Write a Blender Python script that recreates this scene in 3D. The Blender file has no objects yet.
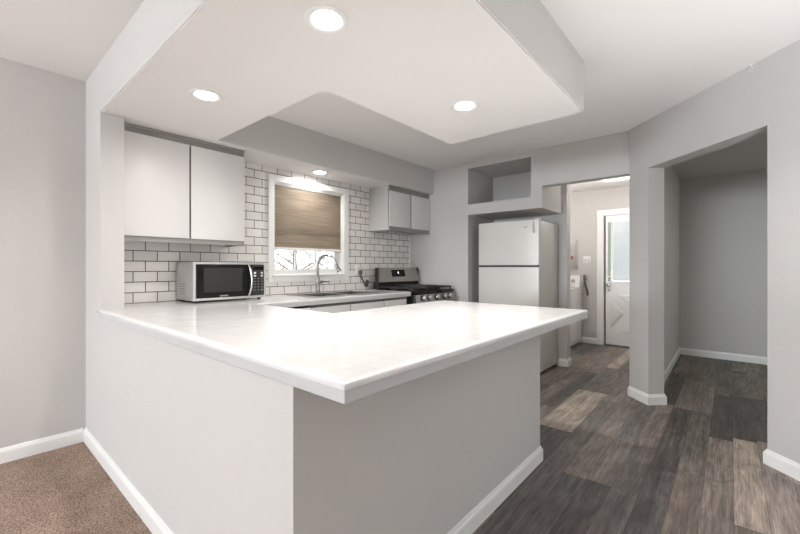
import bpy, bmesh, math, random
from mathutils import Vector, Matrix
random.seed(7)
sc = bpy.context.scene
C = sc.collection
PI = math.pi
H = 2.44            # main ceiling
HS = 2.13           # underside of the dropped soffit
HB = 2.36           # ceiling of the back rooms
YW = 3.325          # window wall
YT = 3.317          # tile face
XF = 4.07           # wall with the fridge alcove
XB = 6.42           # far wall of laundry and pantry
S2 = math.sqrt(0.5)

# ------------------------------------------------------------------ camera
cd = bpy.data.cameras.new('camera')
cam = bpy.data.objects.new('camera', cd); C.objects.link(cam)
cd.sensor_width = 36.0
cd.lens = 384.0 / 800.0 * 36.0
cd.clip_start = 0.02
yaw = math.atan(330.0 / 384.0)
cam.location = (0, 0, 1.18)
cam.rotation_euler = (PI / 2, 0, yaw - PI / 2)
sc.camera = cam

# ------------------------------------------------------------------ world, lights, exposure
w = bpy.data.worlds.new('sky'); sc.world = w; w.use_nodes = True
nt = w.node_tree; nt.nodes.clear()
sky = nt.nodes.new('ShaderNodeTexSky'); sky.sky_type = 'NISHITA'
sky.sun_elevation = math.radians(48); sky.sun_rotation = math.radians(200); sky.sun_disc = False
bg = nt.nodes.new('ShaderNodeBackground'); wo = nt.nodes.new('ShaderNodeOutputWorld')
hs = nt.nodes.new('ShaderNodeHueSaturation'); hs.inputs['Saturation'].default_value = 0.1
nt.links.new(sky.outputs[0], hs.inputs['Color']); nt.links.new(hs.outputs[0], bg.inputs[0])
bg.inputs[1].default_value = 0.36
nt.links.new(bg.outputs[0], wo.inputs[0])

def area(name, loc, rot, sx, sy, power, col=(1, 1, 1), parent=None, shape='RECTANGLE'):
    l = bpy.data.lights.new(name, 'AREA'); l.shape = shape; l.size = sx; l.size_y = sy
    l.energy = power; l.color = col
    o = bpy.data.objects.new(name, l); C.objects.link(o)
    o.location = loc; o.rotation_euler = rot
    if parent: o.parent = parent
    return o
# daylight through the living room west window, with added fill at the unseen south one
dl = area('daylight_west', (-10.92, 1.75, 1.45), (0, -PI / 2, 0), 1.6, 2.6, 84, (0.86, 0.94, 1.0))
dl.data.spread = math.radians(110)
area('fill_south', (-0.9, -5.92, 1.45), (PI / 2, 0, 0), 2.4, 1.6, 3, (0.95, 0.98, 1.0))
sc.view_settings.view_transform = 'Standard'
try: sc.view_settings.look = 'None'
except Exception: pass
sc.view_settings.gamma = 1.0
sc.view_settings.use_curve_mapping = False
sc.view_settings.exposure = 1.27
CAN_POWER = 3.3
FILL_UPLIGHT = (47.0, 7.8)
HALL_FILL = 5.8
CAN_COL = (1.0, 0.965, 0.93)

# ------------------------------------------------------------------ materials
def newmat(name):
    m = bpy.data.materials.new(name); m.use_nodes = True
    n = m.node_tree.nodes; b = n['Principled BSDF']
    return m, m.node_tree, b
def pmat(name, col, rough=0.5, metal=0.0, bump=0.0, bscale=200.0, var=0.0, vscale=3.0, spec=0.5, trans=0.0, coat=0.0):
    m, t, b = newmat(name)
    b.inputs['Base Color'].default_value = (*col, 1); b.inputs['Roughness'].default_value = rough
    b.inputs['Metallic'].default_value = metal
    b.inputs['Specular IOR Level'].default_value = spec
    b.inputs['Transmission Weight'].default_value = trans
    b.inputs['Coat Weight'].default_value = coat
    tc = t.nodes.new('ShaderNodeTexCoord')
    if bump:
        nz = t.nodes.new('ShaderNodeTexNoise'); nz.inputs['Scale'].default_value = bscale; nz.inputs['Detail'].default_value = 3
        bp = t.nodes.new('ShaderNodeBump'); bp.inputs['Strength'].default_value = bump; bp.inputs['Distance'].default_value = 0.004
        t.links.new(tc.outputs['Object'], nz.inputs['Vector']); t.links.new(nz.outputs['Fac'], bp.inputs['Height'])
        t.links.new(bp.outputs[0], b.inputs['Normal'])
    if var:
        n2 = t.nodes.new('ShaderNodeTexNoise'); n2.inputs['Scale'].default_value = vscale; n2.inputs['Detail'].default_value = 4
        mx = t.nodes.new('ShaderNodeMixRGB')
        mx.inputs[1].default_value = (*[c * (1 - var) for c in col], 1); mx.inputs[2].default_value = (*[min(1, c * (1 + var)) for c in col], 1)
        t.links.new(tc.outputs['Object'], n2.inputs['Vector']); t.links.new(n2.outputs['Fac'], mx.inputs[0]); t.links.new(mx.outputs[0], b.inputs['Base Color'])
    return m
def emit(name, col, s):
    m, t, b = newmat(name)
    b.inputs['Base Color'].default_value = (*col, 1)
    b.inputs['Emission Color'].default_value = (*col, 1); b.inputs['Emission Strength'].default_value = s
    return m

M = {}
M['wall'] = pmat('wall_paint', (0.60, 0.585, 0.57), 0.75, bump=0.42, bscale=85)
M['ceil'] = pmat('ceiling_paint', (0.92, 0.905, 0.89), 0.85)
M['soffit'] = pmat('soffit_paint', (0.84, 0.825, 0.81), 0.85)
M['trim'] = pmat('trim_white', (0.86, 0.86, 0.85), 0.35)
M['white'] = pmat('white_paint', (0.82, 0.81, 0.80), 0.4)
M['cabwhite'] = pmat('cabinet_door_white', (0.74, 0.73, 0.72), 0.35)
M['cabgrey'] = pmat('cabinet_frame_grey', (0.50, 0.49, 0.475), 0.45)
M['rail_shade_grey'] = pmat('cabinet_shade_grey', (0.30, 0.29, 0.275), 0.45)  # frame grey darkened to paint in shade of finger channels and gaps
M['gap'] = pmat('dark_gap', (0.07, 0.068, 0.065), 0.7)
M['black'] = pmat('black_gloss', (0.010, 0.010, 0.010), 0.14, spec=0.22)
M['blackmat'] = pmat('black_matte', (0.02, 0.02, 0.02), 0.5)
M['iron'] = pmat('cast_iron', (0.025, 0.024, 0.023), 0.55, bump=0.1, bscale=300)
M['steel'] = pmat('brushed_steel', (0.45, 0.44, 0.425), 0.3, 1.0)
M['steelp'] = pmat('stove_steel', (0.40, 0.385, 0.36), 0.38, 0.85)
M['silver'] = pmat('silver_plastic', (0.62, 0.61, 0.60), 0.3, 0.6)
M['chrome'] = pmat('chrome', (0.42, 0.42, 0.42), 0.14, 1.0)
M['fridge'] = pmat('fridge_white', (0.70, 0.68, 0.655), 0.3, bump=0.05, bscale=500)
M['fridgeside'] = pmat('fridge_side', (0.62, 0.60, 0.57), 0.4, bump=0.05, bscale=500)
M['enamel'] = pmat('white_enamel', (0.80, 0.79, 0.77), 0.25)
M['apron'] = pmat('apron_paint', (0.55, 0.555, 0.56), 0.5, var=0.07, vscale=9)
M['panel'] = pmat('panel_grey', (0.45, 0.44, 0.42), 0.45, 0.2)
M['red'] = pmat('red_sticker', (0.5, 0.03, 0.02), 0.5)
M['button'] = pmat('button_white', (0.75, 0.75, 0.73), 0.4)
M['grille'] = pmat('grille_grey', (0.30, 0.30, 0.29), 0.5)
M['window_black'] = pmat('oven_window', (0.035, 0.033, 0.031), 0.25, spec=0.3)
M['digit'] = emit('display_digit', (0.9, 0.97, 1.0), 3.0)
M['lens'] = emit('lamp_lens', (1.0, 0.97, 0.93), 14.0)
M['tube'] = emit('fluorescent_lens', (1.0, 0.98, 0.95), 0.25)
M['bark'] = pmat('bark', (0.16, 0.12, 0.09), 0.9)
M['leaf'] = pmat('leaf', (0.22, 0.22, 0.20), 0.6, var=0.3, vscale=6)
M['lawn'] = pmat('lawn', (0.42, 0.42, 0.36), 0.9, var=0.2, vscale=4)
M['hose'] = pmat('grey_rubber', (0.10, 0.10, 0.10), 0.5)

def glass_mat():
    m = bpy.data.materials.new('window_glass'); m.use_nodes = True
    t = m.node_tree; t.nodes.clear()
    o = t.nodes.new('ShaderNodeOutputMaterial'); mx = t.nodes.new('ShaderNodeMixShader')
    tr = t.nodes.new('ShaderNodeBsdfTransparent'); gl = t.nodes.new('ShaderNodeBsdfGlossy'); gl.inputs['Roughness'].default_value = 0.02
    fr = t.nodes.new('ShaderNodeFresnel'); fr.inputs['IOR'].default_value = 1.45
    t.links.new(fr.outputs[0], mx.inputs[0]); t.links.new(tr.outputs[0], mx.inputs[1]); t.links.new(gl.outputs[0], mx.inputs[2])
    t.links.new(mx.outputs[0], o.inputs[0])
    return m
M['glass'] = glass_mat()

def subway_mat():
    m, t, b = newmat('subway_tile')
    tc = t.nodes.new('ShaderNodeTexCoord'); mp = t.nodes.new('ShaderNodeSeparateXYZ'); cb = t.nodes.new('ShaderNodeCombineXYZ')
    ax = t.nodes.new('ShaderNodeMath'); ax.operation = 'ADD'; ax.inputs[1].default_value = -0.859 + 0.1575 * 20
    az = t.nodes.new('ShaderNodeMath'); az.operation = 'ADD'; az.inputs[1].default_value = -0.914 + 0.0775 * 21
    t.links.new(tc.outputs['Object'], mp.inputs[0]); t.links.new(mp.outputs['X'], ax.inputs[0]); t.links.new(mp.outputs['Z'], az.inputs[0])
    t.links.new(ax.outputs[0], cb.inputs['X']); t.links.new(az.outputs[0], cb.inputs['Y'])
    br = t.nodes.new('ShaderNodeTexBrick'); br.offset = 0.5; br.offset_frequency = 2; br.squash = 1.0
    br.inputs['Scale'].default_value = 1.0; br.inputs['Brick Width'].default_value = 0.1575; br.inputs['Row Height'].default_value = 0.0775
    br.inputs['Mortar Size'].default_value = 0.003; br.inputs['Mortar Smooth'].default_value = 0.1; br.inputs['Bias'].default_value = 0.0
    br.inputs['Color1'].default_value = (0.86, 0.835, 0.81, 1); br.inputs['Color2'].default_value = (0.77, 0.74, 0.715, 1)
    br.inputs['Mortar'].default_value = (0.055, 0.046, 0.042, 1)
    t.links.new(cb.outputs[0], br.inputs['Vector']); t.links.new(br.outputs['Color'], b.inputs['Base Color'])
    rr = t.nodes.new('ShaderNodeMapRange'); rr.inputs['To Min'].default_value = 0.14; rr.inputs['To Max'].default_value = 0.85
    t.links.new(br.outputs['Fac'], rr.inputs['Value']); t.links.new(rr.outputs[0], b.inputs['Roughness'])
    iv = t.nodes.new('ShaderNodeMath'); iv.operation = 'SUBTRACT'; iv.inputs[0].default_value = 1.0
    t.links.new(br.outputs['Fac'], iv.inputs[1])
    bp = t.nodes.new('ShaderNodeBump'); bp.inputs['Strength'].default_value = 0.4; bp.inputs['Distance'].default_value = 0.002
    t.links.new(iv.outputs[0], bp.inputs['Height']); t.links.new(bp.outputs[0], b.inputs['Normal'])
    return m
M['subway'] = subway_mat()

def counter_mat():
    m, t, b = newmat('counter_tile')
    tc = t.nodes.new('ShaderNodeTexCoord'); mp = t.nodes.new('ShaderNodeMapping'); mp.inputs['Location'].default_value = (3.09, 3.05, 0)
    t.links.new(tc.outputs['Object'], mp.inputs[0])
    br = t.nodes.new('ShaderNodeTexBrick'); br.offset = 0.0
    br.inputs['Scale'].default_value = 1.0; br.inputs['Brick Width'].default_value = 0.110; br.inputs['Row Height'].default_value = 0.110
    br.inputs['Mortar Size'].default_value = 0.0025; br.inputs['Mortar Smooth'].default_value = 0.6
    br.inputs['Color1'].default_value = (0.72, 0.72, 0.715, 1); br.inputs['Color2'].default_value = (0.70, 0.69, 0.68, 1); br.inputs['Mortar'].default_value = (0.63, 0.625, 0.62, 1)
    t.links.new(mp.outputs[0], br.inputs['Vector']); t.links.new(br.outputs['Color'], b.inputs['Base Color'])
    b.inputs['Roughness'].default_value = 0.13
    nz = t.nodes.new('ShaderNodeTexNoise'); nz.inputs['Scale'].default_value = 9; nz.inputs['Detail'].default_value = 1
    t.links.new(tc.outputs['Object'], nz.inputs['Vector'])
    ad = t.nodes.new('ShaderNodeMath'); ad.operation = 'MULTIPLY_ADD'; ad.inputs[1].default_value = -0.8
    t.links.new(br.outputs['Fac'], ad.inputs[0]); t.links.new(nz.outputs['Fac'], ad.inputs[2])
    bp = t.nodes.new('ShaderNodeBump'); bp.inputs['Strength'].default_value = 0.35; bp.inputs['Distance'].default_value = 0.004
    t.links.new(ad.outputs[0], bp.inputs['Height']); t.links.new(bp.outputs[0], b.inputs['Normal'])
    return m
M['counter'] = counter_mat()
M['bullnose'] = pmat('bullnose_tile', (0.72, 0.72, 0.715), 0.2)

def wood_mat():
    m, t, b = newmat('floor_planks')
    at = t.nodes.new('ShaderNodeAttribute'); at.attribute_name = 'tone'
    tc = t.nodes.new('ShaderNodeTexCoord'); off = t.nodes.new('ShaderNodeVectorMath'); off.operation = 'MULTIPLY_ADD'
    cb = t.nodes.new('ShaderNodeCombineXYZ')
    t.links.new(at.outputs['Alpha'], cb.inputs['X']); t.links.new(at.outputs['Alpha'], cb.inputs['Y']); t.links.new(at.outputs['Alpha'], cb.inputs['Z'])
    off.inputs[1].default_value = (37, 53, 71)
    t.links.new(cb.outputs[0], off.inputs[0]); t.links.new(tc.outputs['Object'], off.inputs[2])
    def noise(scale, det, dist=0.0, sx=1.0, sy=1.0):
        mp = t.nodes.new('ShaderNodeMapping'); mp.inputs['Scale'].default_value = (sx, sy, 1)
        t.links.new(off.outputs[0], mp.inputs[0])
        n = t.nodes.new('ShaderNodeTexNoise'); n.inputs['Scale'].default_value = scale; n.inputs['Detail'].default_value = det
        n.inputs['Distortion'].default_value = dist; n.inputs['Roughness'].default_value = 0.65
        t.links.new(mp.outputs[0], n.inputs['Vector']); return n
    g1 = noise(5, 5, 0.25, 0.45, 9.0); g2 = noise(4.5, 5, 1.2, 0.7, 2.0); g3 = noise(70, 3, 0, 0.12, 2.4)
    def ramp(n, a, b_, lo, hi):
        r = t.nodes.new('ShaderNodeMapRange'); r.inputs['From Min'].default_value = a; r.inputs['From Max'].default_value = b_
        r.inputs['To Min'].default_value = lo; r.inputs['To Max'].default_value = hi
        t.links.new(n.outputs['Fac'], r.inputs['Value']); return r
    r1 = ramp(g1, 0.3, 0.7, 0.68, 1.4); r2 = ramp(g2, 0.3, 0.72, 0.66, 1.38); r3 = ramp(g3, 0.3, 0.7, 0.72, 1.32)
    mu = t.nodes.new('ShaderNodeMath'); mu.operation = 'MULTIPLY'; mu2 = t.nodes.new('ShaderNodeMath'); mu2.operation = 'MULTIPLY'
    t.links.new(r1.outputs[0], mu.inputs[0]); t.links.new(r2.outputs[0], mu.inputs[1]); t.links.new(mu.outputs[0], mu2.inputs[0]); t.links.new(r3.outputs[0], mu2.inputs[1])
    vm = t.nodes.new('ShaderNodeVectorMath'); vm.operation = 'SCALE'
    t.links.new(at.outputs['Color'], vm.inputs[0]); t.links.new(mu2.outputs[0], vm.inputs['Scale'])
    t.links.new(vm.outputs[0], b.inputs['Base Color'])
    b.inputs['Roughness'].default_value = 0.5
    b.inputs['Specular IOR Level'].default_value = 0.28
    bp = t.nodes.new('ShaderNodeBump'); bp.inputs['Strength'].default_value = 0.15; bp.inputs['Distance'].default_value = 0.002
    t.links.new(mu2.outputs[0], bp.inputs['Height']); t.links.new(bp.outputs[0], b.inputs['Normal'])
    return m
M['wood'] = wood_mat()

def carpet_mat():
    m, t, b = newmat('carpet_pile')
    tc = t.nodes.new('ShaderNodeTexCoord')
    n1 = t.nodes.new('ShaderNodeTexNoise'); n1.inputs['Scale'].default_value = 130; n1.inputs['Detail'].default_value = 3
    n2 = t.nodes.new('ShaderNodeTexNoise'); n2.inputs['Scale'].default_value = 5; n2.inputs['Detail'].default_value = 3
    for n in (n1, n2): t.links.new(tc.outputs['Object'], n.inputs['Vector'])
    cr = t.nodes.new('ShaderNodeValToRGB')
    cr.color_ramp.elements[0].position = 0.3; cr.color_ramp.elements[0].color = (0.16, 0.112, 0.085, 1)
    cr.color_ramp.elements[1].position = 0.7; cr.color_ramp.elements[1].color = (0.53, 0.405, 0.325, 1)
    t.links.new(n1.outputs['Fac'], cr.inputs[0])
    mr = t.nodes.new('ShaderNodeMapRange'); mr.inputs['From Min'].default_value = 0.3; mr.inputs['From Max'].default_value = 0.7
    mr.inputs['To Min'].default_value = 0.85; mr.inputs['To Max'].default_value = 1.15
    t.links.new(n2.outputs['Fac'], mr.inputs['Value'])
    vm = t.nodes.new('ShaderNodeVectorMath'); vm.operation = 'SCALE'
    t.links.new(cr.outputs[0], vm.inputs[0]); t.links.new(mr.outputs[0], vm.inputs['Scale']); t.links.new(vm.outputs[0], b.inputs['Base Color'])
    b.inputs['Roughness'].default_value = 0.95; b.inputs['Specular IOR Level'].default_value = 0.1
    bp = t.nodes.new('ShaderNodeBump'); bp.inputs['Strength'].default_value = 0.8; bp.inputs['Distance'].default_value = 0.01
    t.links.new(n1.outputs['Fac'], bp.inputs['Height']); t.links.new(bp.outputs[0], b.inputs['Normal'])
    return m
M['carpet'] = carpet_mat()

def shade_mat():
    m = bpy.data.materials.new('woven_shade'); m.use_nodes = True
    t = m.node_tree; b = t.nodes['Principled BSDF']; o = t.nodes['Material Output']
    tc = t.nodes.new('ShaderNodeTexCoord')
    mp = t.nodes.new('ShaderNodeMapping'); mp.inputs['Scale'].default_value = (2, 2, 40)
    n1 = t.nodes.new('ShaderNodeTexNoise'); n1.inputs['Scale'].default_value = 1.6; n1.inputs['Detail'].default_value = 5
    t.links.new(tc.outputs['Object'], mp.inputs[0]); t.links.new(mp.outputs[0], n1.inputs['Vector'])
    cr = t.nodes.new('ShaderNodeValToRGB')
    cr.color_ramp.elements[0].position = 0.3; cr.color_ramp.elements[0].color = (0.33, 0.268, 0.205, 1)
    cr.color_ramp.elements[1].position = 0.7; cr.color_ramp.elements[1].color = (0.47, 0.40, 0.325, 1)
    t.links.new(n1.outputs['Fac'], cr.inputs[0]); t.links.new(cr.outputs[0], b.inputs['Base Color'])
    b.inputs['Roughness'].default_value = 0.45
    bp = t.nodes.new('ShaderNodeBump'); bp.inputs['Strength'].default_value = 0.3; bp.inputs['Distance'].default_value = 0.002
    t.links.new(n1.outputs['Fac'], bp.inputs['Height']); t.links.new(bp.outputs[0], b.inputs['Normal'])
    tl = t.nodes.new('ShaderNodeBsdfTranslucent'); t.links.new(cr.outputs[0], tl.inputs['Color'])
    mx = t.nodes.new('ShaderNodeMixShader'); mx.inputs[0].default_value = 0.18
    t.links.new(b.outputs[0], mx.inputs[1]); t.links.new(tl.outputs[0], mx.inputs[2]); t.links.new(mx.outputs[0], o.inputs[0])
    return m
M['shade'] = shade_mat()
def blind_mat():
    m = bpy.data.materials.new('white_blind'); m.use_nodes = True
    t = m.node_tree; b = t.nodes['Principled BSDF']; o = t.nodes['Material Output']
    b.inputs['Base Color'].default_value = (0.85, 0.86, 0.86, 1)
    tl = t.nodes.new('ShaderNodeBsdfTranslucent'); tl.inputs['Color'].default_value = (0.85, 0.88, 0.9, 1)
    mx = t.nodes.new('ShaderNodeMixShader'); mx.inputs[0].default_value = 0.55
    t.links.new(b.outputs[0], mx.inputs[1]); t.links.new(tl.outputs[0], mx.inputs[2]); t.links.new(mx.outputs[0], o.inputs[0])
    return m
M['blind'] = blind_mat()

# ------------------------------------------------------------------ mesh helpers
def box(bm, x0, x1, y0, y1, z0, z1, bev=0.0, seg=2):
    b2 = bmesh.new(); bmesh.ops.create_cube(b2, size=1.0)
    bmesh.ops.scale(b2, vec=(abs(x1 - x0), abs(y1 - y0), abs(z1 - z0)), verts=b2.verts)
    bmesh.ops.translate(b2, vec=((x0 + x1) / 2, (y0 + y1) / 2, (z0 + z1) / 2), verts=b2.verts)
    if bev: bmesh.ops.bevel(b2, geom=b2.edges[:] + b2.verts[:], offset=bev, segments=seg, affect='EDGES', profile=0.5)
    merge(bm, b2)
def merge(bm, b2, mat=None):
    if mat is not None: bmesh.ops.transform(b2, matrix=mat, verts=b2.verts)
    me = bpy.data.meshes.new('tmp'); b2.to_mesh(me); b2.free(); bm.from_mesh(me); bpy.data.meshes.remove(me)
def prism(bm, pts, z0, z1, holes=()):
    """upright prism over a plan polygon, with optional holes"""
    b2 = bmesh.new(); edges = []
    for loop in (pts, *holes):
        vs = [b2.verts.new((p[0], p[1], z0)) for p in loop]
        edges += [b2.edges.new((vs[i], vs[(i + 1) % len(vs)])) for i in range(len(vs))]
    if holes: bmesh.ops.triangle_fill(b2, use_beauty=True, use_dissolve=False, edges=edges)
    else: b2.faces.new([e.verts[0] for e in edges])
    r = bmesh.ops.extrude_face_region(b2, geom=b2.faces[:])
    bmesh.ops.translate(b2, vec=(0, 0, z1 - z0), verts=[v for v in r['geom'] if isinstance(v, bmesh.types.BMVert)])
    bmesh.ops.recalc_face_normals(b2, faces=b2.faces[:])
    merge(bm, b2)
def tube(bm, pts, r, seg=12, cap=True):
    pts = [Vector(p) for p in pts]; rings = []; n = len(pts)
    rad = r if hasattr(r, '__len__') else [r] * n
    d0 = (pts[1] - pts[0]).normalized(); up = Vector((0, 0, 1)) if abs(d0.z) < 0.9 else Vector((1, 0, 0))
    u = d0.cross(up).normalized()
    for i, p in enumerate(pts):
        d = (pts[min(i + 1, n - 1)] - pts[max(i - 1, 0)]).normalized()
        u = (u - d * u.dot(d)).normalized(); v = d.cross(u)
        rings.append([bm.verts.new(p + (u * math.cos(2 * PI * k / seg) + v * math.sin(2 * PI * k / seg)) * rad[i]) for k in range(seg)])
    for a, b in zip(rings, rings[1:]):
        for k in range(seg): bm.faces.new((a[k], a[(k + 1) % seg], b[(k + 1) % seg], b[k]))
    if cap: bm.faces.new(rings[0][::-1]); bm.faces.new(rings[-1])
def lathe(bm, prof, origin, axis=(0, 0, 1), seg=28):
    """prof: list of (radius, height) turned about axis from origin"""
    b2 = bmesh.new(); rings = []
    for r, h in prof:
        if r <= 1e-6: rings.append([b2.verts.new((0, 0, h))])
        else: rings.append([b2.verts.new((r * math.cos(2 * PI * k / seg), r * math.sin(2 * PI * k / seg), h)) for k in range(seg)])
    for a, b in zip(rings, rings[1:]):
        for k in range(seg):
            q = [a[k % len(a)], a[(k + 1) % len(a)], b[(k + 1) % len(b)], b[k % len(b)]]
            q = [v for i, v in enumerate(q) if v not in q[:i]]
            if len(q) > 2: b2.faces.new(q)
    bmesh.ops.recalc_face_normals(b2, faces=b2.faces[:])
    m = Vector((0, 0, 1)).rotation_difference(Vector(axis)).to_matrix().to_4x4()
    merge(bm, b2, Matrix.Translation(origin) @ m)
def sweep(bm, path, prof, closed=False):
    """sweep profile [(outward offset, z)...] along a plan polyline; outward = right of travel"""
    P = [Vector((p[0], p[1])) for p in path]; n = len(P); rings = []
    for i in range(n):
        a = P[i] - P[i - 1] if (i > 0 or closed) else None
        b = P[(i + 1) % n] - P[i] if (i < n - 1 or closed) else None
        na = Vector((a.y, -a.x)).normalized() if a is not None else None
        nb = Vector((b.y, -b.x)).normalized() if b is not None else None
        if na is None: m = nb
        elif nb is None: m = na
        else:
            m = (na + nb); m = m / max(1e-6, (1 + na.dot(nb)))
        rings.append([bm.verts.new((P[i].x + m.x * o, P[i].y + m.y * o, z)) for o, z in prof])
    k = len(prof)
    for i in range(n if closed else n - 1):
        a, b = rings[i], rings[(i + 1) % n]
        for j in range(k): bm.faces.new((a[j], b[j], b[(j + 1) % k], a[(j + 1) % k]))
    if not closed: bm.faces.new(rings[0]); bm.faces.new(rings[-1][::-1])
    bmesh.ops.recalc_face_normals(bm, faces=bm.faces[:])
WL = {}
def obj(name, bm, mat, parent=None, smooth=None):
    off = WL.get(parent.name, Vector()) if parent else Vector()
    if off.length: bmesh.ops.translate(bm, vec=-off, verts=bm.verts)
    me = bpy.data.meshes.new(name); bm.to_mesh(me); bm.free()
    for m in (mat if isinstance(mat, (list, tuple)) else [mat]): me.materials.append(m)
    if smooth is not None:
        for p in me.polygons: p.use_smooth = True
        try: me.set_sharp_from_angle(angle=math.radians(smooth))
        except Exception: pass
    o = bpy.data.objects.new(name, me); C.objects.link(o)
    if parent: o.parent = parent; WL[o.name] = off.copy()
    return o
def bx(name, dims, mat, parent=None, bev=0.0, seg=2):
    bm = bmesh.new(); box(bm, *dims, bev=bev, seg=seg)
    return obj(name, bm, mat, parent, 40 if bev else None)
def thing(name, label, cat, loc=(0, 0, 0), group=None):
    o = bpy.data.objects.new(name, None); C.objects.link(o); o.location = loc; o.empty_display_size = 0.1
    WL[o.name] = Vector(loc); o['label'] = label; o['category'] = cat
    if group: o['group'] = group
    return o
def tag(o, label, cat, group=None):
    o['label'] = label; o['category'] = cat
    if group: o['group'] = group
    return o
def struct(o):
    o['kind'] = 'structure'; return o
def text(name, body, size, loc, rot, mat, parent, depth=0.0004):
    cu = bpy.data.curves.new(name, 'FONT'); cu.body = body; cu.size = size; cu.extrude = depth; cu.align_x = 'CENTER'; cu.align_y = 'CENTER'
    t = bpy.data.objects.new('tmp_text', cu); C.objects.link(t)
    dg = bpy.context.evaluated_depsgraph_get()
    me = bpy.data.meshes.new_from_object(t.evaluated_get(dg)); bpy.data.objects.remove(t)
    me.transform(Matrix.Translation(Vector(loc)) @ rot.to_4x4())
    me.transform(Matrix.Translation(-WL.get(parent.name, Vector())))
    me.materials.clear(); me.materials.append(mat); me.name = name
    o = bpy.data.objects.new(name, me); C.objects.link(o); o.parent = parent
    return o
# text lying on a plane that faces -y / -x
ROT_Y = Matrix.Rotation(PI / 2, 3, 'X')
ROT_X = Matrix.Rotation(-PI / 2, 3, 'Z') @ Matrix.Rotation(PI / 2, 3, 'X')

# ------------------------------------------------------------------ floors
def plank_floor():
    W = 0.1245; y0 = -0.015
    TAN = (0.34, 0.285, 0.24); TAUPE = (0.195, 0.165, 0.143); BROWN = (0.165, 0.138, 0.12); DARK = (0.095, 0.083, 0.077)
    SLATE = (0.115, 0.105, 0.102); GREY = (0.145, 0.13, 0.12); PINK = (0.29, 0.245, 0.22); OLIVE = (0.15, 0.135, 0.118)
    rows = {}
    # planks read off the photograph: row -> [(x0, x1, tone)]
    rows[-2] = [(2.36, 3.56, PINK), (3.56, 4.66, DARK), (4.67, 5.78, TAUPE)]
    rows[-1] = [(1.2, 2.335, BROWN), (2.335, 3.51, TAN), (3.51, 4.65, DARK), (4.65, 5.69, OLIVE), (5.78, 6.25, TAUPE)]
    rows[0] = [(1.78, 2.98, (0.20, 0.17, 0.15)), (2.98, 3.43, TAUPE), (3.43, 4.6, DARK), (4.6, 5.68, OLIVE), (5.68, 6.6, SLATE)]
    rows[1] = [(1.55, 2.75, BROWN), (2.75, 3.955, OLIVE), (3.955, 5.03, TAUPE), (5.03, 6.2, OLIVE)]
    rows[2] = [(1.49, 2.69, SLATE), (2.69, 3.955, DARK), (3.955, 5.03, TAUPE), (5.03, 6.2, BROWN)]
    rows[3] = [(1.75, 2.95, GREY), (2.95, 4.0, TAUPE), (4.0, 5.2, DARK), (5.33, 6.5, TAUPE)]
    rows[4] = [(1.1, 2.30, DARK), (2.30, 3.0, TAUPE), (3.0, 4.1, GREY), (4.1, 5.3, TAUPE), (5.3, 6.5, DARK)]
    rows[5] = [(1.1, 2.29, SLATE), (2.29, 3.3, TAUPE), (3.3, 4.5, BROWN), (4.5, 5.7, TAUPE)]
    rows[6] = [(1.35, 2.55, GREY), (2.55, 3.75, OLIVE), (3.75, 4.95, TAUPE), (4.95, 6.1, BROWN)]
    rows[7] = [(1.7, 2.87, DARK), (2.87, 3.95, TAN), (3.98, 5.2, BROWN), (5.2, 6.36, GREY)]
    rows[8] = [(1.7, 2.87, DARK), (2.87, 3.95, TAN), (3.94, 5.0, GREY), (5.0, 6.33, TAN)]
    rows[9] = [(2.1, 3.30, TAUPE), (3.30, 4.66, DARK), (4.66, 5.74, TAUPE), (5.74, 6.6, BROWN)]
    rows[10] = [(3.0, 4.0, BROWN), (4.0, 4.8, GREY), (4.8, 6.3, TAUPE)]
    rows[11] = [(2.9, 3.9, DARK), (3.9, 4.9, OLIVE), (4.9, 5.6, BROWN)]
    allt = [TAUPE, BROWN, DARK, SLATE, GREY, PINK, OLIVE, TAN, BROWN, GREY]
    rng = random.Random(3)
    V = []; F = []; T = []
    def add(x0, x1, k, tone):
        ya = y0 + k * W; yb = ya + W; g = 0.0007
        i = len(V); V.extend([(x0 + g, ya + g, 0), (x1 - g, ya + g, 0), (x1 - g, yb - g, 0), (x0 + g, yb - g, 0)])
        F.append((i, i + 1, i + 2, i + 3)); j = rng.uniform(0.94, 1.06)
        T.append((tone[0] * j, tone[1] * j, tone[2] * j, rng.random()))
    XA, XE = 0.64, 6.6
    for k in range(-49, 28):
        cur = sorted(rows.get(k, []))
        spans = []; x = XA
        while x < XE - 1e-6:
            nxt = next((s for s in cur if s[0] > x + 1e-6), None); here = next((s for s in cur if abs(s[0] - x) < 1e-6), None)
            if here: e = min(here[1], nxt[0] if nxt else here[1]); spans.append((x, min(e, XE), here[2])); x = e
            else:
                lim = nxt[0] if nxt else XE
                e = min(lim, x + rng.uniform(0.7, 1.2))
                if lim - e < 0.25: e = lim
                spans.append((x, e, rng.choice(allt))); x = e
        for s in spans: add(s[0], s[1], k, s[2])
    base = len(V)
    ya, yb = -6.15, 3.45
    for z in (-0.0008, -0.08): V.extend([(XA, ya, z), (XE, ya, z), (XE, yb, z), (XA, yb, z)])
    b = base
    SF = [(b, b + 1, b + 2, b + 3), (b + 7, b + 6, b + 5, b + 4), (b, b + 4, b + 5, b + 1), (b + 1, b + 5, b + 6, b + 2), (b + 2, b + 6, b + 7, b + 3), (b + 3, b + 7, b + 4, b)]
    me = bpy.data.meshes.new('floor'); me.from_pydata(V, [], F + SF)
    at = me.attributes.new('tone', 'FLOAT_COLOR', 'FACE')
    for i, c in enumerate(T): at.data[i].color = c
    for i in range(len(T), len(T) + len(SF)): at.data[i].color = (0.03, 0.028, 0.026, 0.5)
    me.materials.append(M['wood']); o = bpy.data.objects.new('floor', me); C.objects.link(o); return struct(o)
plank_floor()
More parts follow.
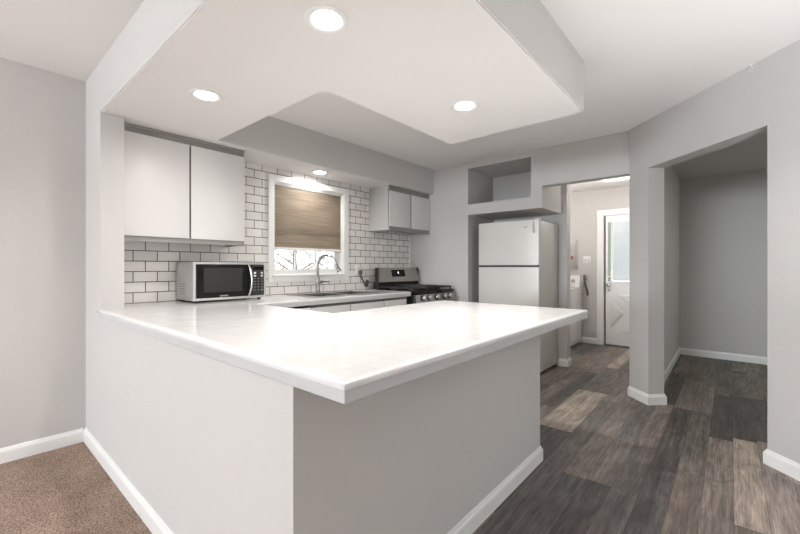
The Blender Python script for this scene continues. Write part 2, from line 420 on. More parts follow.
def carpet_floor():
    rng = random.Random(5); V = []; F = []
    bm = bmesh.new(); box(bm, -11.0, 0.64, -6.2, 3.4, -0.08, -0.006)
    # tufted pile where the picture shows it, flat elsewhere
    def grid(x0, x1, y0, y1, st, amp):
        nx = int(round((x1 - x0) / st)); ny = int(round((y1 - y0) / st)); vs = []
        for j in range(ny + 1):
            for i in range(nx + 1):
                e = 0 if i in (0, nx) or j in (0, ny) else 1
                vs.append(bm.verts.new((x0 + (x1 - x0) * i / nx + e * rng.uniform(-.3, .3) * st, y0 + (y1 - y0) * j / ny + e * rng.uniform(-.3, .3) * st, e * rng.uniform(-amp, amp * 0.6))))
        for j in range(ny):
            for i in range(nx):
                a = j * (nx + 1) + i; bm.faces.new((vs[a], vs[a + 1], vs[a + nx + 2], vs[a + nx + 1]))
    grid(-0.35, 0.60, 1.75, 3.34, 0.007, 0.004)
    grid(-11.0, -0.35, -6.2, 3.4, 0.1, 0.001)
    grid(-0.35, 0.64, -6.2, 1.75, 0.1, 0.001)
    return struct(obj('floor_carpet', bm, M['carpet'], None, 60))
carpet_floor()

# ------------------------------------------------------------------ walls and ceilings
def pr(name, pts, z0, z1, mat='wall', holes=()):
    bm = bmesh.new(); prism(bm, pts, z0, z1, holes); return struct(obj(name, bm, M[mat]))
def sb(name, dims, mat='wall'):
    return struct(bx(name, dims, M[mat]))
def rect(x0, x1, y0, y1): return [(x0, y0), (x1, y0), (x1, y1), (x0, y1)]
# ceilings
sb('ceiling', (-11.0, 4.19, -6.2, 3.45, H, H + 0.1), 'ceil')
pr('ceiling_laundry', [(4.19, 0.6), (4.19, 1.511), (4.731, 1.511), (4.731, 3.45), (6.55, 3.45), (6.55, 0.6)], HB, HB + 0.1, 'ceil')
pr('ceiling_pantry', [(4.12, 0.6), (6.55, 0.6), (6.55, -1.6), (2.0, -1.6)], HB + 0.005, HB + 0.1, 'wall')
# wall along the window side: hole for the kitchen window
WX0, WX1, WZ0, WZ1 = 2.0, 2.875, 1.105, 2.003
bm = bmesh.new()
box(bm, -11.0, WX0, YW, YW + 0.14, 0, H); box(bm, WX1, 6.55, YW, YW + 0.14, 0, H)
box(bm, WX0, WX1, YW, YW + 0.14, 0, WZ0); box(bm, WX0, WX1, YW, YW + 0.14, WZ1, H)
struct(obj('wall_window_side', bm, M['wall']))
# tiled backsplash as a layer on that wall
bm = bmesh.new()
for d in ((0.712, WX0 - 0.0, 0.914, HS), (WX1, XF - 0.012, 0.914, HS), (WX0, WX1, 0.914, WZ0), (WX0, WX1, WZ1, HS)):
    box(bm, d[0], d[1], YT, YW, d[2], d[3])
struct(obj('wall_backsplash_tiles', bm, M['subway']))
struct(bx('trim_tile_edge', (XF - 0.012, XF, YT - 0.004, YW, 0.914, 1.63), M['trim']))
# left stub that carries the soffit, and the solid half wall under the counter
sb('wall_stub', (0.588, 0.71, 2.926, YW, 0, H))
pr('wall_peninsula', [(0.588, 0.879), (2.334, 0.879), (2.334, 1.70), (1.39, 1.70), (1.39, YW - 0.01), (0.711, YW - 0.01), (0.711, 2.925), (0.588, 2.925)], 0, 0.862)
# dropped soffit with the raised tray
def soffit():
    bm = bmesh.new()
    pts = [(0.588, 0.68), (2.516, 0.68), (2.516, 1.65), (1.297, 1.65), (1.297, 2.92), (XF, 2.92), (XF, YW), (0.7101, YW), (0.7101, 2.926), (0.588, 2.926)]
    prism(bm, pts, HS, H)
    bmesh.ops.bevel(bm, geom=[e for e in bm.edges if all(abs(v.co.z - HS) < 1e-5 for v in e.verts)], offset=0.006, segments=2, affect='EDGES')
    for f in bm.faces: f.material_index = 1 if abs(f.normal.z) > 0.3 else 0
    return struct(obj('ceiling_soffit', bm, [M['wall'], M['soffit']]))
soffit()
# wall with the niche and the fridge alcove
AY0, AY1 = 1.512, 2.41
sb('wall_fridge_side', (XF, XF + 0.12, AY1, YW, 0, H))
sb('wall_alcove_side', (XF + 0.12, 4.85, AY1, AY1 + 0.1, 0, H))
sb('wall_alcove_back', (4.73, 4.85, 1.46, AY1, 0, HB))
NZ0, NZ1, NY0, NY1 = 1.937, 2.372, 1.631, 2.412
def niche():
    bm = bmesh.new()
    # bulkhead over the fridge, hollowed out as an open niche
    box(bm, XF, 4.73, AY0, AY1 - 0.0005, 1.81, 1.90)                # bottom shelf
    box(bm, XF, 4.73, AY0, NY0, 1.90, H)                     # right cheek
    box(bm, XF, XF + 0.02, NY0, AY1, 1.90, NZ0)              # lip under opening
    box(bm, XF, XF + 0.02, NY0, AY1, NZ1, H)                 # lip over opening
    box(bm, XF + 0.02, 4.73, NY0, AY1 - 0.0005, 1.90, NZ0)
    box(bm, XF + 0.02, 4.73, NY0, AY1 - 0.0005, NZ1, H)
    box(bm, 4.71, 4.73, NY0, AY1 - 0.0005, NZ0, NZ1)
    return struct(obj('wall_niche_bulkhead', bm, M['wall']))
niche()
# header over the passage
sb('wall_passage_header', (XF, XF + 0.12, 0.70, AY0, 2.042, H))
# laundry left wall and far wall
DY0, DY1, DZ1 = 0.69, 1.46, 1.965
bm = bmesh.new()
box(bm, XB, XB + 0.13, -1.6, DY0, 0, H); box(bm, XB, XB + 0.13, DY1, YW, 0, H); box(bm, XB, XB + 0.13, DY0, DY1, DZ1, H)
struct(obj('wall_far', bm, M['wall']))
# diagonal wall: end post between passage and pantry, header, and the near stretch
j = 0.1025   # jamb depth / sqrt2
A = (3.879, 0.531); B = (A[0] + j, A[1] - j)
Pp = (3.178, -0.170); Q = (Pp[0] + j, Pp[1] - j)
pr('wall_diagonal_post', [(XF, 0.7), (4.048, 0.7), A, B, (4.075, 0.52), (XB, 0.52), (XB, 0.66), (XF + 0.12, 0.66), (XF + 0.12, 0.7)], 0, H)
hd = 2.03
pr('wall_diagonal_header', [A, Pp, Q, B], hd, H)
pr('wall_diagonal', [Pp, (2.35, -0.998), (2.35, -6.0), (2.5, -6.0), (2.5, -1.05), Q], 0, H)
sb('wall_pantry_end', (2.5, XB, -1.6, -1.5, 0, H))
# living room walls behind the camera with two window openings
bm = bmesh.new()
box(bm, -11.0, -10.86, -6.0, 0.4, 0, H); box(bm, -11.0, -10.86, 3.1, YW, 0, H)
box(bm, -11.0, -10.86, 0.4, 3.1, 0, 0.65); box(bm, -11.0, -10.86, 0.4, 3.1, 2.25, H)
struct(obj('wall_west', bm, M['wall']))
bm = bmesh.new()
box(bm, -11.0, -2.1, -6.0, -5.86, 0, H); box(bm, 0.3, 2.5, -6.0, -5.86, 0, H)
box(bm, -2.1, 0.3, -6.0, -5.86, 0, 0.65); box(bm, -2.1, 0.3, -6.0, -5.86, 2.25, H)
struct(obj('wall_south', bm, M['wall']))
# ------------------------------------------------------------------ baseboards
BP = [(0, 0), (0.014, 0), (0.014, 0.066), (0.011, 0.074), (0.007, 0.078), (0.006, 0.085), (0.003, 0.09), (0, 0.09)]
def base(name, path):
    bm = bmesh.new(); sweep(bm, path, BP); return struct(obj(name, bm, M['trim']))
base('baseboard_left', [(-10.86, YW), (0.573, YW)])
base('baseboard_peninsula', [(0.588, YW - 0.001), (0.588, 0.879), (2.334, 0.879), (2.334, 1.69)])
base('baseboard_diagonal', [(4.19, 0.7), (4.048, 0.7), A, B, (B[0] + 0.05, B[1] + 0.05)])
base('baseboard_diagonal_near', [(Q[0] - 0.0, Q[1] - 0.0), Pp, (2.36, -0.988)])
base('baseboard_pantry', [(4.08, 0.52), (XB, 0.52), (XB, -1.5)])
base('baseboard_alcove', [(4.745, 1.548), (4.73, 1.548), (4.73, 1.46), (4.85, 1.46)])
base('baseboard_laundry', [(XB, YW - 0.01), (XB, 1.545)])

# ------------------------------------------------------------------ kitchen window
def ring(bm, x0, x1, z0, z1, wd, y0, y1, bev=0.0):
    box(bm, x0, x0 + wd, y0, y1, z0, z1, bev); box(bm, x1 - wd, x1, y0, y1, z0, z1, bev)
    box(bm, x0 + wd, x1 - wd, y0, y1, z1 - wd, z1, bev); box(bm, x0 + wd, x1 - wd, y0, y1, z0, z0 + wd, bev)
win = thing('window_1', 'kitchen window in the tiled wall with white casing', 'window', (2.4375, YW, WZ0))
struct(win); del win['category']
bm = bmesh.new()
cx0, cx1, cz1 = 1.94, 2.945, 2.066
box(bm, cx0, WX0, YT - 0.014, YT - 0.0005, 1.03, cz1, 0.003); box(bm, WX1, cx1, YT - 0.014, YT - 0.0005, 1.03, cz1, 0.003)
box(bm, WX0, WX1, YT - 0.014, YT - 0.0005, WZ1, cz1, 0.003); box(bm, WX0, WX1, YT - 0.014, YT - 0.0005, 1.03, WZ0 - 0.02, 0.003)
obj('casing', bm, M['trim'], win)
bx('sill', (WX0 - 0.02, WX1 + 0.02, YT - 0.03, YW + 0.05, WZ0 - 0.02, WZ0 + 0.002), M['trim'], win, 0.004)
bm = bmesh.new()   # jamb lining
for d in ((WX0, WX0 + 0.012), (WX1 - 0.012, WX1)): box(bm, d[0], d[1], YT, YW + 0.14, WZ0, WZ1)
box(bm, WX0, WX1, YT, YW + 0.14, WZ1 - 0.012, WZ1); box(bm, WX0, WX1, YW + 0.05, YW + 0.14, WZ0, WZ0 + 0.012)
obj('jamb', bm, M['trim'], win)
bm = bmesh.new()
ring(bm, WX0 + 0.012, WX1 - 0.012, WZ0 + 0.012, 1.56, 0.042, YW + 0.075, YW + 0.105)
for fx in (1 / 3, 2 / 3):
    x = WX0 + 0.054 + (WX1 - WX0 - 0.108) * fx; box(bm, x - 0.008, x + 0.008, YW + 0.082, YW + 0.1, WZ0 + 0.05, 1.52)
sash = obj('lower_sash', bm, M['trim'], win)
bx('pane', (WX0 + 0.05, WX1 - 0.05, YW + 0.089, YW + 0.093, WZ0 + 0.05, 1.525), M['glass'], sash)
bm = bmesh.new()
ring(bm, WX0 + 0.012, WX1 - 0.012, 1.53, WZ1 - 0.012, 0.042, YW + 0.106, YW + 0.136)
for fx in (1 / 3, 2 / 3):
    x = WX0 + 0.054 + (WX1 - WX0 - 0.108) * fx; box(bm, x - 0.008, x + 0.008, YW + 0.112, YW + 0.13, 1.57, 1.95)
sash = obj('upper_sash', bm, M['trim'], win)
bx('pane', (WX0 + 0.05, WX1 - 0.05, YW + 0.119, YW + 0.123, 1.568, 1.955), M['glass'], sash)
# the shade
sh = thing('window_shade', 'tan woven shade pulled most of the way down in the kitchen window', 'shade', (2.4375, YW + 0.02, 1.97))
bx('headrail', (WX0 + 0.014, WX1 - 0.014, YW + 0.002, YW + 0.045, 1.976, 1.9905), M['white'], sh, 0.005)
bm = bmesh.new(); rows = 30; prev = None
for i in range(rows * 2 + 1):
    z = 1.978 - (1.978 - 1.372) * i / (rows * 2); y = YW + 0.018 + (0.0006 if i % 2 else -0.0006)
    cur = [bm.verts.new((x, y, z)) for x in (WX0 + 0.018, WX1 - 0.018)]
    if prev: bm.faces.new((prev[0], cur[0], cur[1], prev[1]))
    prev = cur
bmesh.ops.solidify(bm, geom=bm.faces[:], thickness=0.003)
obj('shade_fabric', bm, M['shade'], sh)
bx('bottom_rail', (WX0 + 0.016, WX1 - 0.016, YW + 0.008, YW + 0.03, 1.348, 1.374), M['white'], sh, 0.004)

# ------------------------------------------------------------------ countertop
def countertop():
    t = thing('countertop', 'white tiled counter with grey painted edge wrapping round the peninsula to the sink wall', 'countertop', (1.5, 1.5, 0.86))
    e = 0.03
    hole = [(2.075, 2.735), (2.785, 2.735), (2.785, 3.135), (2.075, 3.135)]
    bm = bmesh.new()
    prism(bm, [(0.580 + e, 2.923), (0.580 + e, 0.665 + e), (2.558 - e, 0.665 + e), (2.558 - e, 1.74 - e), (1.43 - e, 1.74 - e), (1.43 - e, 2.605 + e), (3.215 - e, 2.605 + e), (3.215 - e, YT - 0.001), (0.712, YT - 0.001), (0.712, 2.923)], 0.897, 0.914, [hole])
    obj('tile_surface', bm, M['counter'], t)
    path = [(0.586, 2.96), (0.580, 2.96), (0.580, 0.665), (2.558, 0.665), (2.558, 1.74), (1.43, 1.74), (1.43, 2.605), (3.215, 2.605), (3.215, YT - 0.001)]
    r = 0.011; prof = [(-e, 0.898), (0.0, 0.898)] + [(r * (math.cos(a) - 1), 0.9145 - r + r * math.sin(a)) for a in [PI / 2 * k / 6 for k in range(7)]] + [(-e, 0.9145)]
    # travel direction leaves the outside on the right
    bm = bmesh.new(); sweep(bm, path[1:], prof); 
    box(bm, 0.580, 0.5875, 2.923, 2.96, 0.898, 0.914)
    obj('bullnose_edge', bm, M['bullnose'], t, 35)
    bm = bmesh.new(); sweep(bm, path[1:], [(-0.022, 0.865), (-0.004, 0.865), (-0.002, 0.867), (-0.002, 0.896), (-0.004, 0.8978), (-0.022, 0.8978)])
    box(bm, 0.582, 0.5875, 2.923, 2.958, 0.865, 0.8978)
    obj('apron', bm, M['apron'], t)
    bm = bmesh.new()
    prism(bm, [(0.61, 2.90), (0.61, 0.70), (2.53, 0.70), (2.53, 1.71), (1.40, 1.71), (1.40, 2.64), (3.19, 2.64), (3.19, 3.30), (0.72, 3.30), (0.72, 2.90)], 0.8655, 0.8945, [hole])
    obj('underlay', bm, M['apron'], t)
countertop()

# ------------------------------------------------------------------ base cabinets on the sink wall
def base_cabinet(x0, x1, fronts, label, group):
    t = thing('base_cabinet', label, 'cabinet', ((x0 + x1) / 2, 2.95, 0), group)
    bm = bmesh.new()
    yb, yf = YT - 0.006, 2.655
    box(bm, x0, x0 + 0.018, yf, yb, 0.1, 0.859); box(bm, x1 - 0.018, x1, yf, yb, 0.1, 0.859); box(bm, x0 + 0.018, x1 - 0.018, yf, yb, 0.1, 0.118)
    box(bm, x0 + 0.018, x1 - 0.018, yb - 0.01, yb, 0.118, 0.859); box(bm, x0 + 0.018, x1 - 0.018, yf, yf + 0.018, 0.67, 0.70); box(bm, x0 + 0.018, x1 - 0.018, yf, yf + 0.018, 0.835, 0.859)
    obj('body', bm, M['rail_shade_grey'], t)  # body colour darkened so gaps between the fronts read as shade
    bx('toe_kick', (x0 + 0.002, x1 - 0.002, 2.72, 2.735, 0.002, 0.1), M['gap'], t)
    for a, b in fronts:
        bx('drawer_front', (a, b, 2.633, 2.6545, 0.70, 0.838), M['cabwhite'], t, 0.003)
        d = bx('door', (a, b, 2.633, 2.6545, 0.115, 0.685), M['cabwhite'], t, 0.003)
base_cabinet(1.93, 2.818, [(1.938, 2.367), (2.379, 2.812)], 'white sink base cabinet with two drawer fronts, below the faucet', 'base cabinets on the sink wall')
base_cabinet(2.822, 3.205, [(2.828, 3.165)], 'narrow white base cabinet between the sink cabinet and the gas range', 'base cabinets on the sink wall')
dw = thing('dishwasher', 'white dishwasher under the counter where the peninsula meets the sink run', 'dishwasher', (1.68, 2.95, 0))
bx('body', (1.44, 1.926, 2.665, 3.29, 0.02, 0.82), M['white'], dw)
bx('door', (1.442, 1.924, 2.622, 2.664, 0.11, 0.845), M['enamel'], dw, 0.006)
bx('toe_kick', (1.444, 1.922, 2.70, 2.715, 0.002, 0.105), M['gap'], dw)

# ------------------------------------------------------------------ sink and faucet
def sink():
    t = thing('kitchen_sink', 'stainless steel double bowl sink set in the counter below the window', 'sink', (2.48, 2.94, 0.912))
    x0, x1, y0, y1 = 2.055, 2.85, 2.71, 3.19
    bm = bmesh.new()
    hl = [[(2.085, 2.745), (2.41, 2.745), (2.41, 3.06), (2.085, 3.06)], [(2.45, 2.745), (2.775, 2.745), (2.775, 3.06), (2.45, 3.06)]]
    prism(bm, [(x0, y0), (x1, y0), (x1, y1), (x0, y1)], 0.9148, 0.922, hl)
    obj('rim', bm, M['steel'], t)
    for h in hl:
        (a, c), (b, _), (_, d), _ = h[0], h[1], h[2], h[3]
        bm = bmesh.new(); zb = 0.74
        v = [bm.verts.new(p) for p in ((a, c, .921), (b, c, .921), (b, d, .921), (a, d, .921), (a + .02, c + .02, zb), (b - .02, c + .02, zb), (b - .02, d - .02, zb), (a + .02, d - .02, zb))]
        for q in ((0, 4, 5, 1), (1, 5, 6, 2), (2, 6, 7, 3), (3, 7, 4, 0), (4, 7, 6, 5)): bm.faces.new([v[i] for i in q])
        bmesh.ops.solidify(bm, geom=bm.faces[:], thickness=-0.0015)
        bw = obj('bowl', bm, M['steel'], t)
        bm = bmesh.new(); lathe(bm, [(0, 0.004), (0.03, 0.004), (0.042, 0.002), (0.045, 0)], ((a + b) / 2, (c + d) / 2, zb + 0.0015)); obj('drain', bm, M['chrome'], bw, 40)
sink()
def faucet():
    fx, fy, zb = 2.375, 3.125, 0.922
    t = thing('kitchen_faucet', 'tall chrome gooseneck pull-down faucet behind the sink', 'faucet', (fx, fy, zb))
    bm = bmesh.new(); lathe(bm, [(0, 0), (0.03, 0), (0.03, 0.006), (0.024, 0.012), (0.021, 0.04), (0.021, 0.15), (0.0165, 0.16), (0, 0.16)], (fx, fy, zb)); obj('base_body', bm, M['chrome'], t, 40)
    R = 0.098; zc = 1.198; dx, dy = 0.42, -0.907
    pts = [(fx, fy, zb + 0.15), (fx, fy, 1.1)]
    for k in range(17):
        a = PI - (PI * 0.94) * k / 16; s = R + R * math.cos(a)
        pts.append((fx + dx * s, fy + dy * s, zc + R * math.sin(a)))
    e = Vector(pts[-1]); d = (e - Vector(pts[-2])).normalized()
    bm = bmesh.new(); tube(bm, pts, 0.0125, 14); obj('spout', bm, M['chrome'], t, 50)
    p = e; dd = (d + Vector((0.12, -0.2, 0))).normalized()
    bm = bmesh.new(); tube(bm, [p, p + dd * 0.012, p + dd * 0.02, p + dd * 0.065, p + dd * 0.085, p + dd * 0.09], [0.0135, 0.0135, 0.016, 0.0185, 0.025, 0.022], 16)
    obj('spray_head', bm, M['chrome'], t, 50)
    bm = bmesh.new(); tube(bm, [(fx, fy, zb + 0.105), (fx + 0.03, fy - 0.012, zb + 0.107), (fx + 0.05, fy - 0.02, zb + 0.109)], [0.015, 0.015, 0.012], 14)
    tube(bm, [(fx + 0.05, fy - 0.02, zb + 0.109), (fx + 0.085, fy - 0.03, zb + 0.108), (fx + 0.115, fy - 0.04, zb + 0.106)], [0.007, 0.006, 0.005], 10)
    obj('lever', bm, M['chrome'], t, 50)
faucet()

# ------------------------------------------------------------------ upper cabinets
def wall_cabinet(x0, x1, yf, z0, z1, dz0, dz1, label, group, gap):
    t = thing('wall_cabinet', label, 'cabinet', ((x0 + x1) / 2, YT, z0), group)
    bm = bmesh.new(); yb = YT - 0.002; y1 = yf + 0.022
    box(bm, x0, x0 + 0.016, y1, yb, z0, z1); box(bm, x1 - 0.016, x1, y1, yb, z0, z1)
    box(bm, x0 + 0.016, x1 - 0.016, y1, yb, z1 - 0.016, z1); box(bm, x0 + 0.016, x1 - 0.016, y1, yb, z0 + 0.02, z0 + 0.036); box(bm, x0 + 0.016, x1 - 0.016, yb - 0.006, yb, z0 + 0.036, z1 - 0.016)
    obj('body', bm, M['cabgrey'], t)
    bm = bmesh.new()   # stepped rails above and below the doors, stile in the middle
    xm = (x0 + x1) / 2
    box(bm, x0, x1, yf + 0.006, y1 - 0.0005, z1 - 0.018, z1); box(bm, x0, x1, yf + 0.018, y1 - 0.0005, dz1 - 0.006, z1 - 0.018)
    obj('upper_rail', bm, M['rail_shade_grey'], t); bm = bmesh.new()
    box(bm, x0, x1, yf + 0.002, y1 - 0.0005, z0, z0 + 0.016); box(bm, x0, x1, yf + 0.013, y1 - 0.0005, z0 + 0.016, dz0 + 0.006)
    obj('lower_rail', bm, M['rail_shade_grey'], t)
    bx('stile', (xm - gap, xm + gap, yf + 0.015, y1 - 0.0005, dz0 + 0.006, dz1 - 0.006), M['gap'], t)
    bx('door', (x0 + 0.003, xm - gap / 2, yf, yf + 0.0125, dz0, dz1), M['cabwhite'], t, 0.002)
    bx('door', (xm + gap / 2, x1 - 0.003, yf, yf + 0.0125, dz0, dz1), M['cabwhite'], t, 0.002)
wall_cabinet(0.714, 1.549, 2.995, 1.352, HS - 0.001, 1.388, 2.072, 'tall white two-door wall cabinet above the microwave', 'wall cabinets under the soffit', 0.011)
wall_cabinet(3.285, XF - 0.003, 2.98, 1.612, HS - 0.001, 1.655, 2.066, 'short grey-sided wall cabinet with two doors above the gas range', 'wall cabinets under the soffit', 0.016)

# ------------------------------------------------------------------ microwave
def microwave():
    x0, x1, y0, y1, z0, z1 = 1.137, 1.712, 2.955, 3.29, 0.929, 1.218
    t = thing('microwave', 'silver microwave with black door on the counter under the tall wall cabinet', 'microwave', ((x0 + x1) / 2, (y0 + y1) / 2, 0.9125))
    bx('body', (x0, x1, y0 + 0.02, y1, z0, z1), M['silver'], t, 0.004)
    for x in (x0 + 0.04, x1 - 0.04):
        for y in (y0 + 0.05, y1 - 0.04):
            bm = bmesh.new(); lathe(bm, [(0, 0), (0.014, 0), (0.016, 0.0142), (0, 0.0142)], (x, y, 0.9146)); obj('foot', bm, M['blackmat'], t, 40)
    bm = bmesh.new(); ring(bm, x0, x1, z0, z1, 0.018, y0, y0 + 0.0195, 0.003); obj('front_frame', bm, M['silver'], t)
    xd = x1 - 0.128
    d = bx('door', (x0 + 0.0185, xd, y0 - 0.004, y0 + 0.019, z0 + 0.0185, z1 - 0.0185), M['black'], t, 0.003)
    bx('door_window', (x0 + 0.07, xd - 0.08, y0 - 0.0055, y0 - 0.0042, z0 + 0.06, z1 - 0.045), M['window_black'], d)
    text('lettering', 'SAMSUNG', 0.0145, ((x0 + xd) / 2 - 0.002, y0 - 0.0046, z0 + 0.030), ROT_Y, M['button'], d)
    xh = xd - 0.028; pts = []
    for k in range(13):
        u = k / 12; pts.append((xh + 0.014 * math.sin(PI * u), y0 - 0.006 - 0.03 * math.sin(PI * u) ** 0.6, z0 + 0.022 + (z1 - z0 - 0.044) * u))
    bm = bmesh.new(); tube(bm, pts, [0.010 if 0 < k < 12 else 0.011 for k in range(13)], 10); obj('handle', bm, M['chrome'], d, 60)
    p = bx('control_panel', (xd + 0.006, x1 - 0.0185, y0 - 0.003, y0 + 0.019, z0 + 0.0185, z1 - 0.0185), M['blackmat'], t, 0.002)
    a, b = xd + 0.012, x1 - 0.025; yy = y0 - 0.004
    bx('display', (a, b, yy - 0.0003, yy + 0.0008, z1 - 0.062, z1 - 0.035), M['black'], p)
    wq = (b - a) / 3
    for r in range(7):
        for c in range(3):
            big = r in (0, 1) and c in (0, 2)
            z = z1 - 0.085 - r * 0.0235; x = a + wq * (c + 0.5)
            if r < 2 and c == 1: continue
            bx('button', (x - wq * (0.3 if big else 0.16), x + wq * (0.3 if big else 0.16), yy - 0.0006, yy + 0.0009, z - (0.008 if big else 0.003), z + (0.006 if big else 0.003)), M['button'] if big or r == 6 and c == 2 else M['grille'], p)
    bm = bmesh.new()
    for r in range(5): box(bm, x0 - 0.0012, x0 + 0.0005, y1 - 0.19, y1 - 0.07, z0 + 0.045 + r * 0.018, z0 + 0.053 + r * 0.018)
    obj('vent', bm, M['grille'], t)
    # crumpled strip lying on top
    rng = random.Random(2); bm = bmesh.new(); pts = []
    for k in range(15): pts.append((1.42 + 0.0135 * k, 3.0 + rng.uniform(-.012, .012), 1.2195 + 0.006 + (0.010 * abs(math.sin(k * 1.15)))))
    tube(bm, pts, 0.0048, 8)
    tag(obj('cord', bm, M['silver'], None, 50), 'thin pale crumpled cord lying on top of the microwave', 'cord')
microwave()

# ------------------------------------------------------------------ gas range
def stove():
    x0, x1, y0, y1 = 3.246, 4.010, 2.585, 3.22
    t = thing('gas_range', 'stainless steel gas range with black cooktop in the corner', 'stove', ((x0 + x1) / 2, 2.95, 0))
    bx('body', (x0, x1, y0 + 0.02, y1, 0.0, 0.873), M['blackmat'], t)
    bx('cooktop', (x0, x1, y0 - 0.012, 3.16, 0.8735, 0.915), M['black'], t, 0.006)
    # control panel
    bm = bmesh.new()
    for x in (x0, x1): pass
    v = [bm.verts.new((x, y, z)) for x in (x0, x1) for y, z in ((y0 - 0.03, 0.785), (y0 - 0.010, 0.872), (y0 + 0.019, 0.872), (y0 + 0.019, 0.785))]
    for q in ((0, 1, 2, 3), (7, 6, 5, 4), (0, 4, 5, 1), (1, 5, 6, 2), (2, 6, 7, 3), (3, 7, 4, 0)): bm.faces.new([v[i] for i in q])
    bmesh.ops.recalc_face_normals(bm, faces=bm.faces[:])
    obj('control_panel', bm, M['steel'], t)
    ax = Vector((0, -0.97, 0.245)).normalized()
    for kx in (0.16, 0.30, 0.50, 0.70, 0.84):
        o = (x0 + kx * (x1 - x0), y0 - 0.0215, 0.834)
        bm = bmesh.new(); lathe(bm, [(0, 0), (0.034, 0), (0.034, 0.005), (0.026, 0.007), (0, 0.007)], o, ax); bez = obj('knob_bezel', bm, M['blackmat'], t, 40)
        bm = bmesh.new(); lathe(bm, [(0.0, 0.0075), (0.022, 0.0075), (0.020, 0.034), (0.018, 0.037), (0, 0.037)], o, ax)
        q = Vector(o) + ax * 0.04; box(bm, q.x - 0.004, q.x + 0.004, q.y - 0.004, q.y + 0.006, q.z - 0.017, q.z + 0.017)
        obj('knob', bm, M['silver'], bez, 40)
    bx('oven_door', (x0 + 0.003, x1 - 0.003, y0 - 0.03, y0 + 0.019, 0.23, 0.775), M['steelp'], t, 0.005)
    bx('oven_window', (x0 + 0.12, x1 - 0.12, y0 - 0.032, y0 - 0.0305, 0.36, 0.64), M['window_black'], t)
    bm = bmesh.new(); tube(bm, [(x0 + 0.06, y0 - 0.075, 0.73), (x1 - 0.06, y0 - 0.075, 0.73)], 0.012)
    for x in (x0 + 0.09, x1 - 0.09): tube(bm, [(x, y0 - 0.0305, 0.73), (x, y0 - 0.075, 0.73)], 0.009)
    obj('oven_handle', bm, M['steel'], t, 50)
    bx('drawer', (x0 + 0.003, x1 - 0.003, y0 - 0.028, y0 + 0.019, 0.05, 0.22), M['steelp'], t, 0.005)
    # burners, grates and griddle
    for bxx in (x0 + 0.15, x1 - 0.15):
        for by in (2.73, 3.0):
            bm = bmesh.new(); lathe(bm, [(0, 0), (0.05, 0), (0.05, 0.008), (0.035, 0.010), (0.035, 0.016), (0, 0.017)], (bxx, by, 0.9152)); obj('burner', bm, M['iron'], t, 40)
    def grate(a, b):
        bm = bmesh.new(); za, zb = 0.935, 0.952
        box(bm, a, b, 2.605, 2.619, za, zb); box(bm, a, b, 3.12, 3.134, za, zb); box(bm, a, a + 0.014, 2.619, 3.12, za, zb); box(bm, b - 0.014, b, 2.619, 3.12, za, zb)
        xm = (a + b) / 2; box(bm, xm - 0.006, xm + 0.006, 2.619, 3.12, za + 0.002, zb + 0.003)
        for y in (2.73, 2.865, 3.0): box(bm, a + 0.014, b - 0.014, y - 0.006, y + 0.006, za + 0.002, zb + 0.002)
        for x in (a, b - 0.014):
            for y in (2.605, 2.8655, 3.12): box(bm, x, x + 0.014, y, y + 0.014, 0.9152, za)
        obj('grate', bm, M['iron'], t)
    grate(x0 + 0.012, x0 + 0.262); grate(x1 - 0.262, x1 - 0.012)
    bx('griddle', (x0 + 0.268, x1 - 0.268, 2.63, 3.13, 0.9155, 0.968), M['iron'], t, 0.006)
    # backguard leaning back
    bm = bmesh.new()
    v = [bm.verts.new((x, y, z)) for x in (x0 + 0.012, x1 - 0.012) for y, z in ((3.108, 1.000), (3.150, 1.162), (3.170, 1.170), (3.19, 1.170), (3.19, 1.000))]
    for q in ((0, 1, 2, 3, 4), (9, 8, 7, 6, 5), (0, 5, 6, 1), (1, 6, 7, 2), (2, 7, 8, 3), (3, 8, 9, 4), (4, 9, 5, 0)): bm.faces.new([v[i] for i in q])
    bmesh.ops.recalc_face_normals(bm, faces=bm.faces[:])
    g = obj('backguard', bm, M['steelp'], t)
    bm = bmesh.new()
    box(bm, x0, x0 + 0.0115, 3.128, 3.18, 0.9155, 1.172, 0.003); box(bm, x1 - 0.0115, x1, 3.128, 3.18, 0.9155, 1.172, 0.003)
    box(bm, x0 + 0.012, x1 - 0.012, 3.165, 3.215, 0.9155, 0.9995)
    obj('backguard_housing', bm, M['blackmat'], t)
    m = Matrix.Translation((0, 3.108, 1.0)) @ Matrix.Rotation(-math.atan2(0.042, 0.172), 4, 'X')
    def leaned(name, a, b, z0, z1, d, mat):
        bm = bmesh.new(); box(bm, a, b, -d, 0.0, z0, z1); bmesh.ops.transform(bm, matrix=m, verts=bm.verts); return obj(name, bm, mat, g)
    xm = (x0 + x1) / 2 - 0.015
    leaned('display', xm - 0.125, xm + 0.125, 0.062, 0.150, 0.002, M['black'])
    leaned('digit', xm - 0.004, xm + 0.004, 0.105, 0.122, 0.0026, M['digit'])
stove()

